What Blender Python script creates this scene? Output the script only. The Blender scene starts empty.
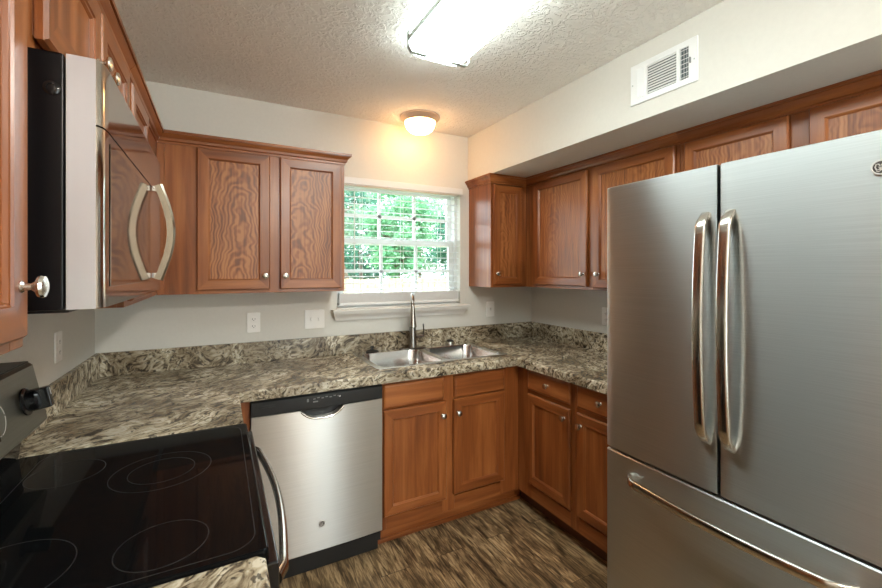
import bpy, bmesh, math, random
from mathutils import Vector, Matrix
random.seed(7)
PI = math.pi
SC = bpy.context.scene
COL = SC.collection

# ------------------------------------------------------------------ camera
cam_d = bpy.data.cameras.new('camera')
cam = bpy.data.objects.new('camera', cam_d)
COL.objects.link(cam)
cam.location = (0.545, -2.64, 1.449)
cam.rotation_euler = (PI / 2, 0, -math.radians(28.06))
cam_d.sensor_width = 36
cam_d.lens = 416.7 / 882 * 36
cam_d.shift_y = -23.15 / 882
cam_d.clip_start = 0.02
SC.camera = cam
SC.view_settings.view_transform = 'Standard'
SC.view_settings.look = 'None'
SC.view_settings.gamma = 1
SC.view_settings.exposure = 1.15
SC.view_settings.use_curve_mapping = False
SC.cycles.use_denoising = True
SC.cycles.max_bounces = 10
SC.cycles.diffuse_bounces = 5
SC.cycles.glossy_bounces = 5
SC.cycles.transparent_max_bounces = 12
SC.cycles.sample_clamp_indirect = 6
FLUO = 7.0
DOME = 11.0
# ------------------------------------------------------------------ sky and sun
world = bpy.data.worlds.new('sky')
SC.world = world
world.use_nodes = True
bg = world.node_tree.nodes['Background']
bg.inputs['Color'].default_value = (0.86, 0.95, 1.0, 1)
bg.inputs['Strength'].default_value = 3.7
sun_d = bpy.data.lights.new('sun', 'SUN')
sun_d.energy = 2.2
sun_d.angle = 0.02
sun_d.color = (1, 0.95, 0.86)
sun = bpy.data.objects.new('sun', sun_d)
COL.objects.link(sun)
sun.location = (0, 0, 9)
sun.rotation_euler = Vector((0.45, 0.38, -0.81)).to_track_quat('-Z', 'Y').to_euler()

# ------------------------------------------------------------------ materials
def newmat(name):
    m = bpy.data.materials.new(name)
    m.use_nodes = True
    nt = m.node_tree
    b = nt.nodes['Principled BSDF']
    return m, nt, b
def setp(b, color=None, rough=None, metal=None, spec=None, coat=None):
    if color is not None: b.inputs['Base Color'].default_value = (*color, 1)
    if rough is not None: b.inputs['Roughness'].default_value = rough
    if metal is not None: b.inputs['Metallic'].default_value = metal
    if spec is not None: b.inputs['Specular IOR Level'].default_value = spec
    if coat is not None:
        b.inputs['Coat Weight'].default_value = coat
        b.inputs['Coat Roughness'].default_value = 0.15
def N(nt, t, **kw):
    n = nt.nodes.new(t)
    for k, v in kw.items():
        if k in n.inputs.keys(): n.inputs[k].default_value = v
        else: setattr(n, k, v)
    return n
def L(nt, a, ao, b, bi): nt.links.new(a.outputs[ao], b.inputs[bi])
def ramp(nt, stops, interp='LINEAR'):
    r = nt.nodes.new('ShaderNodeValToRGB')
    cr = r.color_ramp
    cr.interpolation = interp
    while len(cr.elements) < len(stops): cr.elements.new(0.5)
    for e, (p, c) in zip(cr.elements, stops):
        e.position = p
        e.color = (*c, 1) if len(c) == 3 else c
    return r
def coords(nt, scale, rnd=True, rot=(0, 0, 0)):
    tc = N(nt, 'ShaderNodeTexCoord')
    src, so = tc, 'Object'
    if rnd:
        oi = N(nt, 'ShaderNodeObjectInfo')
        mu = N(nt, 'ShaderNodeMath', operation='MULTIPLY')
        mu.inputs[1].default_value = 37.0
        L(nt, oi, 'Random', mu, 0)
        ad = N(nt, 'ShaderNodeVectorMath', operation='ADD')
        L(nt, tc, 'Object', ad, 0); L(nt, mu, 0, ad, 1)
        src, so = ad, 0
    mp = N(nt, 'ShaderNodeMapping')
    mp.inputs['Scale'].default_value = scale
    mp.inputs['Rotation'].default_value = rot
    L(nt, src, so, mp, 'Vector')
    return mp
def simple(name, color, rough=0.5, metal=0.0, spec=0.5, coat=None):
    m, nt, b = newmat(name)
    setp(b, color, rough, metal, spec, coat)
    return m
def speckled(name, color, rough, var=0.06, scale=40, bump=0.0, spec=0.5):
    m, nt, b = newmat(name)
    setp(b, color, rough, 0, spec)
    mp = coords(nt, (1, 1, 1), False)
    n = N(nt, 'ShaderNodeTexNoise', Scale=scale, Detail=4.0)
    L(nt, mp, 0, n, 'Vector')
    lo = tuple(c * (1 - var) for c in color); hi = tuple(min(1, c * (1 + var)) for c in color)
    r = ramp(nt, [(0.3, lo), (0.7, hi)])
    L(nt, n, 'Fac', r, 0); L(nt, r, 0, b, 'Base Color')
    if bump:
        bp = N(nt, 'ShaderNodeBump', Strength=bump, Distance=0.002)
        L(nt, n, 'Fac', bp, 'Height'); L(nt, bp, 0, b, 'Normal')
    return m
W_LO, W_MID, W_HI = (0.140, 0.037, 0.009), (0.262, 0.079, 0.020), (0.41, 0.145, 0.042)
def wood(name, axis):
    m, nt, b = newmat(name)
    setp(b, W_MID, 0.29, 0, 0.5)
    s = [26, 26, 26]; s[axis] = 1.6
    mp = coords(nt, tuple(s))
    n = N(nt, 'ShaderNodeTexNoise', Scale=1.0, Detail=5.0, Roughness=0.6, Distortion=0.4)
    L(nt, mp, 0, n, 'Vector')
    s2 = [3, 3, 3]; s2[axis] = 0.7
    mp2 = coords(nt, tuple(s2))
    n2 = N(nt, 'ShaderNodeTexNoise', Scale=1.0, Detail=2.0, Distortion=0.8)
    L(nt, mp2, 0, n2, 'Vector')
    mx = N(nt, 'ShaderNodeMath', operation='MULTIPLY_ADD')
    mx.inputs[1].default_value = 0.6
    L(nt, n, 'Fac', mx, 0)
    m3 = N(nt, 'ShaderNodeMath', operation='MULTIPLY')
    m3.inputs[1].default_value = 0.4
    L(nt, n2, 'Fac', m3, 0); L(nt, m3, 0, mx, 2)
    r = ramp(nt, [(0.34, W_LO), (0.5, W_MID), (0.66, W_HI)])
    L(nt, mx, 0, r, 0); L(nt, r, 0, b, 'Base Color')
    bp = N(nt, 'ShaderNodeBump', Strength=0.12, Distance=0.001)
    L(nt, n, 'Fac', bp, 'Height'); L(nt, bp, 0, b, 'Normal')
    return m
def wood_cathedral(name, k=1.0):
    m, nt, b = newmat(name)
    setp(b, W_MID, 0.36, 0, 0.5)
    tc = N(nt, 'ShaderNodeTexCoord')
    oi = N(nt, 'ShaderNodeObjectInfo')
    # growth rings cut at a shallow angle: long pointed arches up the panel
    mp = N(nt, 'ShaderNodeMapping')
    mp.inputs['Scale'].default_value = (1.0, 1.0, 0.11)
    L(nt, tc, 'Object', mp, 'Vector')
    cmb = N(nt, 'ShaderNodeCombineXYZ')
    mr = N(nt, 'ShaderNodeMapRange')
    mr.inputs['To Min'].default_value = -0.07; mr.inputs['To Max'].default_value = 0.07
    L(nt, oi, 'Random', mr, 'Value')
    L(nt, mr, 0, cmb, 'X'); cmb.inputs['Z'].default_value = 0.075
    ad = N(nt, 'ShaderNodeVectorMath', operation='ADD')
    L(nt, mp, 0, ad, 0); L(nt, cmb, 0, ad, 1)
    # wander
    mo = coords(nt, (8, 8, 9.0))
    no = N(nt, 'ShaderNodeTexNoise', Scale=1.0, Detail=2.0, Roughness=0.55)
    L(nt, mo, 0, no, 'Vector')
    sb = N(nt, 'ShaderNodeVectorMath', operation='SUBTRACT')
    sb.inputs[1].default_value = (0.5, 0.5, 0.5)
    L(nt, no, 'Color', sb, 0)
    sc = N(nt, 'ShaderNodeVectorMath', operation='SCALE')
    sc.inputs['Scale'].default_value = 0.062
    L(nt, sb, 0, sc, 0)
    a2 = N(nt, 'ShaderNodeVectorMath', operation='ADD')
    L(nt, ad, 0, a2, 0); L(nt, sc, 0, a2, 1)
    ln = N(nt, 'ShaderNodeVectorMath', operation='LENGTH')
    L(nt, a2, 0, ln, 0)
    fr = N(nt, 'ShaderNodeMath', operation='MULTIPLY')
    fr.inputs[1].default_value = 520.0
    L(nt, ln, 'Value', fr, 0)
    si = N(nt, 'ShaderNodeMath', operation='SINE')
    L(nt, fr, 0, si, 0)
    mf = coords(nt, (70, 70, 4))
    nf = N(nt, 'ShaderNodeTexNoise', Scale=1.0, Detail=3.0)
    L(nt, mf, 0, nf, 'Vector')
    ma = N(nt, 'ShaderNodeMath', operation='MULTIPLY_ADD')
    ma.inputs[1].default_value = 0.17 * k
    L(nt, si, 0, ma, 0); L(nt, nf, 'Fac', ma, 2)
    r = ramp(nt, [(0.26, (0.150, 0.044, 0.011)), (0.46, (0.275, 0.088, 0.023)), (0.68, (0.42, 0.160, 0.050))])
    L(nt, ma, 0, r, 0); L(nt, r, 0, b, 'Base Color')
    return m
def granite():
    m, nt, b = newmat('granite_laminate')
    setp(b, (0.4, 0.35, 0.27), 0.27, 0, 0.5)
    mp0 = coords(nt, (1, 1, 1), False)
    nd = N(nt, 'ShaderNodeTexNoise', Scale=3.0, Detail=3.0)
    L(nt, mp0, 0, nd, 'Vector')
    sb = N(nt, 'ShaderNodeVectorMath', operation='SUBTRACT'); sb.inputs[1].default_value = (0.5, 0.5, 0.5)
    L(nt, nd, 'Color', sb, 0)
    sc = N(nt, 'ShaderNodeVectorMath', operation='SCALE'); sc.inputs['Scale'].default_value = 0.28
    L(nt, sb, 0, sc, 0)
    ad = N(nt, 'ShaderNodeVectorMath', operation='ADD')
    L(nt, mp0, 0, ad, 0); L(nt, sc, 0, ad, 1)
    mp1 = N(nt, 'ShaderNodeMapping')
    mp1.inputs['Rotation'].default_value = (0, 0, math.radians(-38))
    L(nt, ad, 0, mp1, 'Vector')
    mp = N(nt, 'ShaderNodeMapping')
    mp.inputs['Scale'].default_value = (15, 40, 36)
    L(nt, mp1, 0, mp, 'Vector')
    n1 = N(nt, 'ShaderNodeTexNoise', Scale=1.0, Detail=7.0, Roughness=0.62, Distortion=1.1)
    L(nt, mp, 0, n1, 'Vector')
    r1 = ramp(nt, [(0.33, (0.035, 0.029, 0.022)), (0.41, (0.15, 0.12, 0.085)), (0.465, (0.345, 0.29, 0.205)),
                   (0.53, (0.52, 0.46, 0.345)), (0.61, (0.70, 0.655, 0.55))])
    L(nt, n1, 'Fac', r1, 0)
    # broad brown-grey clouds
    n2 = N(nt, 'ShaderNodeTexNoise', Scale=4.5, Detail=3.0, Distortion=0.6)
    L(nt, ad, 0, n2, 'Vector')
    r2 = ramp(nt, [(0.40, (0.50, 0.45, 0.39)), (0.62, (1.10, 1.09, 1.06))])
    L(nt, n2, 'Fac', r2, 0)
    mx = N(nt, 'ShaderNodeMix', data_type='RGBA', blend_type='MULTIPLY')
    mx.inputs['Factor'].default_value = 1.0
    L(nt, r1, 0, mx, 6); L(nt, r2, 0, mx, 7)
    # dark mineral flecks
    n3 = N(nt, 'ShaderNodeTexNoise', Scale=64.0, Detail=2.0, Roughness=0.5)
    L(nt, ad, 0, n3, 'Vector')
    r3 = ramp(nt, [(0.60, (0, 0, 0)), (0.65, (0.8, 0.8, 0.8))])
    L(nt, n3, 'Fac', r3, 0)
    mx2 = N(nt, 'ShaderNodeMix', data_type='RGBA')
    L(nt, r3, 0, mx2, 0); L(nt, mx, 2, mx2, 6)
    mx2.inputs[7].default_value = (0.035, 0.03, 0.026, 1)
    L(nt, mx2, 2, b, 'Base Color')
    return m
def planks():
    m, nt, b = newmat('plank_floor')
    setp(b, (0.2, 0.13, 0.07), 0.42, 0, 0.4)
    tc = N(nt, 'ShaderNodeTexCoord')
    mp = N(nt, 'ShaderNodeMapping'); mp.inputs['Rotation'].default_value = (0, 0, PI / 2)
    L(nt, tc, 'Object', mp, 'Vector')
    br = N(nt, 'ShaderNodeTexBrick', offset=0.37, offset_frequency=2)
    br.inputs['Scale'].default_value = 1.0
    br.inputs['Brick Width'].default_value = 1.22
    br.inputs['Row Height'].default_value = 0.152
    br.inputs['Mortar Size'].default_value = 0.0012
    br.inputs['Mortar Smooth'].default_value = 0.3
    br.inputs['Color1'].default_value = (0.0, 0.0, 0.0, 1)
    br.inputs['Color2'].default_value = (1, 1, 1, 1)
    br.inputs['Mortar'].default_value = (0.5, 0.5, 0.5, 1)
    L(nt, mp, 0, br, 'Vector')
    # each plank takes its own stretch of grain
    of = N(nt, 'ShaderNodeVectorMath', operation='SCALE'); of.inputs['Scale'].default_value = 9.0
    L(nt, br, 'Color', of, 0)
    ad = N(nt, 'ShaderNodeVectorMath', operation='ADD')
    L(nt, tc, 'Object', ad, 0); L(nt, of, 0, ad, 1)
    mg = N(nt, 'ShaderNodeMapping'); mg.inputs['Scale'].default_value = (78, 9.0, 1)
    L(nt, ad, 0, mg, 'Vector')
    n1 = N(nt, 'ShaderNodeTexNoise', Scale=1.0, Detail=5.0, Roughness=0.6, Distortion=1.0)
    L(nt, mg, 0, n1, 'Vector')
    mg2 = N(nt, 'ShaderNodeMapping'); mg2.inputs['Scale'].default_value = (11, 3.4, 1)
    L(nt, ad, 0, mg2, 'Vector')
    n2 = N(nt, 'ShaderNodeTexNoise', Scale=1.0, Detail=2.0, Distortion=0.6)
    L(nt, mg2, 0, n2, 'Vector')
    av = N(nt, 'ShaderNodeMath', operation='MULTIPLY_ADD'); av.inputs[1].default_value = 0.62
    h = N(nt, 'ShaderNodeMath', operation='MULTIPLY'); h.inputs[1].default_value = 0.38
    L(nt, n2, 'Fac', h, 0); L(nt, n1, 'Fac', av, 0); L(nt, h, 0, av, 2)
    r = ramp(nt, [(0.36, (0.035, 0.022, 0.011)), (0.44, (0.11, 0.068, 0.033)), (0.52, (0.23, 0.15, 0.075)), (0.62, (0.50, 0.35, 0.19))])
    L(nt, av, 0, r, 0)
    tone = ramp(nt, [(0, (0.80, 0.80, 0.80)), (1, (1.06, 1.05, 1.04))])
    L(nt, br, 'Color', tone, 0)
    mx = N(nt, 'ShaderNodeMix', data_type='RGBA', blend_type='MULTIPLY'); mx.inputs['Factor'].default_value = 1
    L(nt, r, 0, mx, 6); L(nt, tone, 0, mx, 7)
    sm = N(nt, 'ShaderNodeMix', data_type='RGBA')
    L(nt, br, 'Fac', sm, 0); L(nt, mx, 2, sm, 6); sm.inputs[7].default_value = (0.02, 0.014, 0.009, 1)
    L(nt, sm, 2, b, 'Base Color')
    return m
def steel(name, color, rough, aniso, vertical_spread=True, brush_axis=0):
    m, nt, b = newmat(name)
    setp(b, color, rough, 1.0)
    b.inputs['Anisotropic'].default_value = aniso
    b.inputs['Anisotropic Rotation'].default_value = 0.25 if vertical_spread else 0.0
    tg = N(nt, 'ShaderNodeTangent', direction_type='UV_MAP')
    tg.uv_map = 'uv'
    L(nt, tg, 0, b, 'Tangent')
    uv = N(nt, 'ShaderNodeUVMap'); uv.uv_map = 'uv'
    mp = N(nt, 'ShaderNodeMapping')
    mp.inputs['Scale'].default_value = (3, 420, 1) if vertical_spread else (420, 3, 1)
    L(nt, uv, 0, mp, 'Vector')
    n = N(nt, 'ShaderNodeTexNoise', Scale=1.0, Detail=2.0)
    L(nt, mp, 0, n, 'Vector')
    r = ramp(nt, [(0.3, tuple(c * 0.93 for c in color)), (0.7, tuple(min(1, c * 1.05) for c in color))])
    L(nt, n, 'Fac', r, 0); L(nt, r, 0, b, 'Base Color')
    return m
def ceiling_mat():
    m, nt, b = newmat('knockdown_ceiling')
    setp(b, (0.93, 0.905, 0.855), 0.9, 0, 0.2)
    mp = coords(nt, (1, 1, 1), False)
    n = N(nt, 'ShaderNodeTexNoise', Scale=27.0, Detail=3.0, Roughness=0.55, Distortion=1.6)
    L(nt, mp, 0, n, 'Vector')
    r = ramp(nt, [(0.47, (0, 0, 0)), (0.60, (1, 1, 1))])
    L(nt, n, 'Fac', r, 0)
    bp = N(nt, 'ShaderNodeBump', Strength=0.7, Distance=0.007)
    L(nt, r, 0, bp, 'Height'); L(nt, bp, 0, b, 'Normal')
    return m
def emit(name, color, strength):
    m, nt, b = newmat(name)
    setp(b, (0.85, 0.85, 0.83), 0.4)
    b.inputs['Emission Color'].default_value = (*color, 1)
    b.inputs['Emission Strength'].default_value = strength
    return m
def glass_mat():
    m = bpy.data.materials.new('window_glass'); m.use_nodes = True
    nt = m.node_tree
    nt.nodes.remove(nt.nodes['Principled BSDF'])
    out = nt.nodes['Material Output']
    t = N(nt, 'ShaderNodeBsdfTransparent'); t.inputs['Color'].default_value = (0.96, 0.98, 0.97, 1)
    g = N(nt, 'ShaderNodeBsdfGlossy'); g.inputs['Roughness'].default_value = 0.02
    mx = N(nt, 'ShaderNodeMixShader'); mx.inputs[0].default_value = 0.05
    L(nt, t, 0, mx, 1); L(nt, g, 0, mx, 2); L(nt, mx, 0, out, 'Surface')
    return m
def leaf_mat(name, a, c):
    m, nt, b = newmat(name)
    setp(b, a, 0.6, 0, 0.3)
    mp = coords(nt, (1, 1, 1))
    n = N(nt, 'ShaderNodeTexNoise', Scale=3.5, Detail=4.0)
    L(nt, mp, 0, n, 'Vector')
    r = ramp(nt, [(0.35, a), (0.65, c)])
    L(nt, n, 'Fac', r, 0); L(nt, r, 0, b, 'Base Color')
    tr = N(nt, 'ShaderNodeBsdfTranslucent')
    L(nt, r, 0, tr, 'Color')
    mx = N(nt, 'ShaderNodeMixShader'); mx.inputs[0].default_value = 0.4
    L(nt, b, 0, mx, 1); L(nt, tr, 0, mx, 2)
    L(nt, mx, 0, nt.nodes['Material Output'], 'Surface')
    return m
M = {}
M['wv'] = wood('oak_vertical_grain', 2)
M['wh'] = wood('oak_horizontal_grain', 0)
M['wc'] = wood_cathedral('oak_cathedral_grain')
M['wc2'] = wood_cathedral('oak_faint_cathedral_grain', 0.45)
M['wp'] = wood('oak_plain_panel_grain', 2)
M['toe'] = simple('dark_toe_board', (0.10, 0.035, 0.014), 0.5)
M['granite'] = granite()
M['floor'] = planks()
M['steel'] = steel('brushed_steel', (0.58, 0.60, 0.595), 0.34, 0.96)
M['steel_dw'] = steel('brushed_steel_panel', (0.50, 0.485, 0.46), 0.34, 0.95)
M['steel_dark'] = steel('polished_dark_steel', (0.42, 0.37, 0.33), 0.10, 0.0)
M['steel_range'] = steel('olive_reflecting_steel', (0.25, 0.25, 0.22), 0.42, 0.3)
M['bar'] = simple('satin_steel_bar', (0.58, 0.55, 0.50), 0.20, 1.0)
M['chrome'] = simple('bright_chrome', (0.80, 0.80, 0.80), 0.07, 1.0)
M['nickel'] = simple('satin_nickel', (0.66, 0.63, 0.58), 0.24, 1.0)
M['faucet'] = simple('brushed_nickel_dark', (0.34, 0.32, 0.30), 0.22, 1.0)
M['sink'] = simple('sink_steel', (0.84, 0.86, 0.87), 0.18, 1.0)
M['edge'] = simple('bright_edge_steel', (0.85, 0.83, 0.80), 0.15, 1.0)
M['black'] = simple('black_plastic', (0.012, 0.013, 0.014), 0.35)
M['blackgloss'] = simple('black_gloss_enamel', (0.008, 0.008, 0.009), 0.12)
M['ceran'] = speckled('black_glass_cooktop', (0.004, 0.0045, 0.005), 0.05, 0.4, 300, 0, 0.09)
M['side'] = simple('satin_side_steel', (0.70, 0.745, 0.80), 0.38, 1.0)
M['badge'] = simple('badge_silver', (0.62, 0.61, 0.59), 0.3, 0.3)
M['badge_dark'] = simple('badge_dark', (0.07, 0.065, 0.06), 0.4)
M['case'] = simple('black_case_paint', (0.004, 0.004, 0.005), 0.3, 0, 0.25)
M['rubber'] = simple('black_rubber', (0.012, 0.012, 0.012), 0.6)
M['print'] = simple('grey_print', (0.20, 0.20, 0.20), 0.4)
M['white_print'] = simple('white_print', (0.75, 0.75, 0.73), 0.5)
M['line'] = simple('light_grey_line', (0.022, 0.022, 0.022), 0.4)
M['wall'] = speckled('painted_wall', (0.70, 0.685, 0.635), 0.75, 0.015, 60, 0.08, 0.3)
M['ceil'] = ceiling_mat()
M['white'] = simple('white_vinyl', (0.82, 0.82, 0.81), 0.4)
M['whitep'] = simple('white_paint', (0.80, 0.79, 0.76), 0.45)
M['plate'] = simple('white_plate', (0.90, 0.89, 0.86), 0.35)
M['slot'] = simple('dark_slot', (0.03, 0.03, 0.03), 0.6)
M['vent'] = simple('white_enamel', (0.84, 0.85, 0.85), 0.4)
M['duct'] = simple('dark_duct', (0.10, 0.13, 0.14), 0.7)
M['fluo'] = emit('lit_diffuser', (0.87, 1.0, 0.98), FLUO)
M['dome'] = emit('lit_dome_glass', (1.0, 0.52, 0.20), DOME)
M['bronze'] = simple('champagne_ring', (0.78, 0.60, 0.46), 0.32, 0.6)
M['rail'] = simple('grey_metal_rail', (0.45, 0.50, 0.48), 0.35, 0.4)
M['glass'] = glass_mat()
def slat_mat():
    m, nt, b = newmat('white_slat')
    setp(b, (0.93, 0.93, 0.92), 0.45)
    tr = N(nt, 'ShaderNodeBsdfTranslucent'); tr.inputs['Color'].default_value = (0.85, 0.88, 0.92, 1)
    mx = N(nt, 'ShaderNodeMixShader'); mx.inputs[0].default_value = 0.55
    L(nt, b, 0, mx, 1); L(nt, tr, 0, mx, 2); L(nt, mx, 0, nt.nodes['Material Output'], 'Surface')
    return m
M['slat'] = slat_mat()
M['fence'] = speckled('weathered_wood', (0.36, 0.27, 0.18), 0.8, 0.2, 12)
M['lawn'] = speckled('lawn', (0.10, 0.19, 0.045), 0.9, 0.3, 8)
M['bark'] = speckled('bark', (0.12, 0.09, 0.065), 0.9, 0.3, 14)
M['leafA'] = leaf_mat('leaves_bright', (0.09, 0.27, 0.14), (0.24, 0.50, 0.27))
M['leafB'] = leaf_mat('leaves_dark', (0.03, 0.14, 0.10), (0.09, 0.28, 0.19))
M['leafC'] = leaf_mat('leaves_grey', (0.12, 0.22, 0.15), (0.26, 0.38, 0.26))

# ------------------------------------------------------------------ mesh helpers
class MB:
    def __init__(s): s.bm = bmesh.new()
    def _merge(s, b2, mi=0, smooth=None):
        for f in b2.faces:
            f.material_index = mi
        me = bpy.data.meshes.new('tmp'); b2.to_mesh(me); b2.free()
        s.bm.from_mesh(me); bpy.data.meshes.remove(me)
    def box(s, x0, x1, y0, y1, z0, z1, bev=0.0, mi=0, seg=2, mat=None):
        b = bmesh.new()
        bmesh.ops.create_cube(b, size=1)
        for v in b.verts:
            v.co = Vector(((x0 + x1) / 2 + v.co.x * (x1 - x0), (y0 + y1) / 2 + v.co.y * (y1 - y0), (z0 + z1) / 2 + v.co.z * (z1 - z0)))
        if bev: bmesh.ops.bevel(b, geom=b.edges[:], offset=bev, segments=seg, affect='EDGES', profile=0.5)
        if mat is not None: bmesh.ops.transform(b, matrix=mat, verts=b.verts)
        s._merge(b, mi); return s
    def poly(s, pts, mi=0):
        f = s.bm.faces.new([s.bm.verts.new(p) for p in pts]); f.material_index = mi; return s
    def loft(s, rings, closed=True, cap0=True, cap1=True, mi=0, mif=None):
        vr = [[s.bm.verts.new(p) for p in r] for r in rings]
        n = len(vr[0])
        for a, b in zip(vr, vr[1:]):
            for i in range(n if closed else n - 1):
                j = (i + 1) % n
                f = s.bm.faces.new((a[i], a[j], b[j], b[i]))
                f.material_index = mi if mif is None else mif(i)
        if cap0: s.bm.faces.new(list(reversed(vr[0]))).material_index = mi
        if cap1: s.bm.faces.new(vr[-1]).material_index = mi
        return s
    def lathe(s, prof, axis='z', org=(0, 0, 0), seg=24, mi=0, mat=None, caps=True):
        rings = []
        o = Vector(org)
        for r, h in prof:
            ring = []
            for k in range(seg):
                a = 2 * PI * k / seg
                c, d = r * math.cos(a), r * math.sin(a)
                p = {'z': (c, d, h), 'y': (c, -h, d), 'x': (h, c, d)}[axis]
                p = Vector(p)
                if mat is not None: p = mat @ p
                ring.append(o + p)
            rings.append(ring)
        return s.loft(rings, True, caps, caps, mi)
    def tube(s, path, rad, seg=12, mi=0):
        r = rad if isinstance(rad, (list, tuple)) else [rad] * len(path)
        prof = [(math.cos(2 * PI * k / seg), math.sin(2 * PI * k / seg)) for k in range(seg)]
        return s.sweep(path, prof, [(q, q) for q in r], mi=mi)
    def sweep(s, path, prof, scales=None, up=None, mi=0):
        path = [Vector(p) for p in path]
        rings = []
        u = None
        for i, p in enumerate(path):
            t = (path[min(i + 1, len(path) - 1)] - path[max(i - 1, 0)]).normalized()
            if up is not None: ref = Vector(up)
            elif u is not None: ref = u
            else: ref = Vector((0, 0, 1)) if abs(t.z) < 0.9 else Vector((1, 0, 0))
            u = (ref - t * ref.dot(t)).normalized()
            w = t.cross(u)
            sx, sy = scales[i] if scales else (1, 1)
            rings.append([p + u * (a * sx) + w * (c * sy) for a, c in prof])
        return s.loft(rings, True, True, True, mi)
    def plate(s, outer, holes, z0, z1, mi=0, bev=0.0):
        b = bmesh.new()
        def loop(pts):
            vs = [b.verts.new((p[0], p[1], z0)) for p in pts]
            return [b.edges.new((vs[i], vs[(i + 1) % len(vs)])) for i in range(len(vs))]
        es = loop(outer)
        for h in holes: es += loop(h)
        bmesh.ops.triangle_fill(b, use_beauty=True, use_dissolve=False, edges=es)
        bmesh.ops.dissolve_limit(b, angle_limit=0.01, verts=b.verts[:], edges=b.edges[:])
        ex = bmesh.ops.extrude_face_region(b, geom=b.faces[:])
        tv = [g for g in ex['geom'] if isinstance(g, bmesh.types.BMVert)]
        for v in tv: v.co.z = z1
        bmesh.ops.recalc_face_normals(b, faces=b.faces[:])
        if bev:
            ed = [e for e in b.edges if all(abs(v.co.z - z1) < 1e-6 for v in e.verts) and any(abs(f.normal.z) < 0.5 for f in e.link_faces)]
            bmesh.ops.bevel(b, geom=ed, offset=bev, segments=3, affect='EDGES', profile=0.5)
        s._merge(b, mi); return s
    def build(s, name, mats, parent=None, loc=(0, 0, 0), rot=None, angle=35, recalc=True):
        bm = s.bm
        if recalc: bmesh.ops.recalc_face_normals(bm, faces=bm.faces[:])
        for f in bm.faces: f.smooth = True
        uv = bm.loops.layers.uv.new('uv')
        for f in bm.faces:
            n = f.normal
            ax, ay, az = abs(n.x), abs(n.y), abs(n.z)
            for l in f.loops:
                c = l.vert.co
                l[uv].uv = (c.y, c.z) if ax >= ay and ax >= az else ((c.x, c.z) if ay >= az else (c.x, c.y))
        me = bpy.data.meshes.new(name)
        bm.to_mesh(me); bm.free()
        me.set_sharp_from_angle(angle=math.radians(angle))
        for m in (mats if isinstance(mats, (list, tuple)) else [mats]): me.materials.append(M[m] if isinstance(m, str) else m)
        o = bpy.data.objects.new(name, me)
        COL.objects.link(o)
        if parent is not None: o.parent = parent
        o.location = loc
        if rot is not None: o.rotation_euler = rot
        if recalc:
            wn = o.modifiers.new('weighted_normal', 'WEIGHTED_NORMAL'); wn.keep_sharp = True; wn.weight = 50
        return o
def tag(o, label=None, cat=None, group=None, kind=None):
    if label: o['label'] = label
    if cat: o['category'] = cat
    if group: o['group'] = group
    if kind: o['kind'] = kind
    return o
def thing(name, label, cat, loc=(0, 0, 0), rz=0.0, group=None):
    o = bpy.data.objects.new(name, None)
    COL.objects.link(o)
    o.empty_display_size = 0.1
    o.location = loc
    o.rotation_euler = (0, 0, rz)
    return tag(o, label, cat, group)
def struct(o): o['kind'] = 'structure'; return o
def rrect(x0, x1, y0, y1, r, n=5):
    pts = []
    for cx, cy, a0 in ((x1 - r, y0 + r, -PI / 2), (x1 - r, y1 - r, 0), (x0 + r, y1 - r, PI / 2), (x0 + r, y0 + r, PI)):
        for k in range(n + 1):
            a = a0 + PI / 2 * k / n
            pts.append((cx + r * math.cos(a), cy + r * math.sin(a)))
    return pts
def ring_mesh(mb, cx, cy, z, r, w=0.0012, seg=64, mi=0, t=0.0006):
    """a thin flat printed ring of rectangular section"""
    prof = []
    for rr, zz in ((r - w, z), (r + w, z), (r + w, z + t), (r - w, z + t)):
        prof.append([Vector((cx + rr * math.cos(2 * PI * k / seg), cy + rr * math.sin(2 * PI * k / seg), zz)) for k in range(seg)])
    prof.append(prof[0])
    vr = [[mb.bm.verts.new(p) for p in q] for q in prof[:4]]
    for a in range(4):
        b = (a + 1) % 4
        for i in range(seg):
            j = (i + 1) % seg
            mb.bm.faces.new((vr[a][i], vr[a][j], vr[b][j], vr[b][i])).material_index = mi

# ------------------------------------------------------------------ the room
W, H = 2.785, 2.44
YB = -4.9          # wall of the dining end, behind the camera
SX, SZ = 2.178, 2.110   # soffit face and underside
struct(MB().box(-0.12, W + 0.12, YB - 0.12, 0.16, -0.12, 0).build('floor', 'floor'))
struct(MB().box(-0.12, W + 0.12, YB - 0.12, 0.16, H, H + 0.12).build('ceiling', 'ceil'))
struct(MB().box(-0.12, 0, YB, 0.14, 0, H).build('wall_left', 'wall'))
struct(MB().box(W, W + 0.12, YB, 0.14, 0, H).build('wall_right', 'wall'))
WX0, WX1, WZ0, WZ1 = 1.205, 2.112, 1.205, 2.045
mb = MB()
mb.box(0, WX0, 0, 0.14, 0, H); mb.box(WX1, W, 0, 0.14, 0, H)
mb.box(WX0, WX1, 0, 0.14, 0, WZ0); mb.box(WX0, WX1, 0, 0.14, WZ1, H)
bmesh.ops.remove_doubles(mb.bm, verts=mb.bm.verts[:], dist=1e-5)
struct(mb.build('wall_back', 'wall'))
struct(MB().box(SX, W - 0.001, YB + 0.001, -0.001, SZ, H - 0.001).build('soffit', 'wall'))
DX0, DX1, DZ1 = 1.50, 2.30, 2.12
mb = MB()
mb.box(-0.12, DX0, YB - 0.12, YB, 0, H); mb.box(DX1, W + 0.12, YB - 0.12, YB, 0, H); mb.box(DX0, DX1, YB - 0.12, YB, DZ1, H)
struct(mb.build('wall_front', 'wall'))
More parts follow.
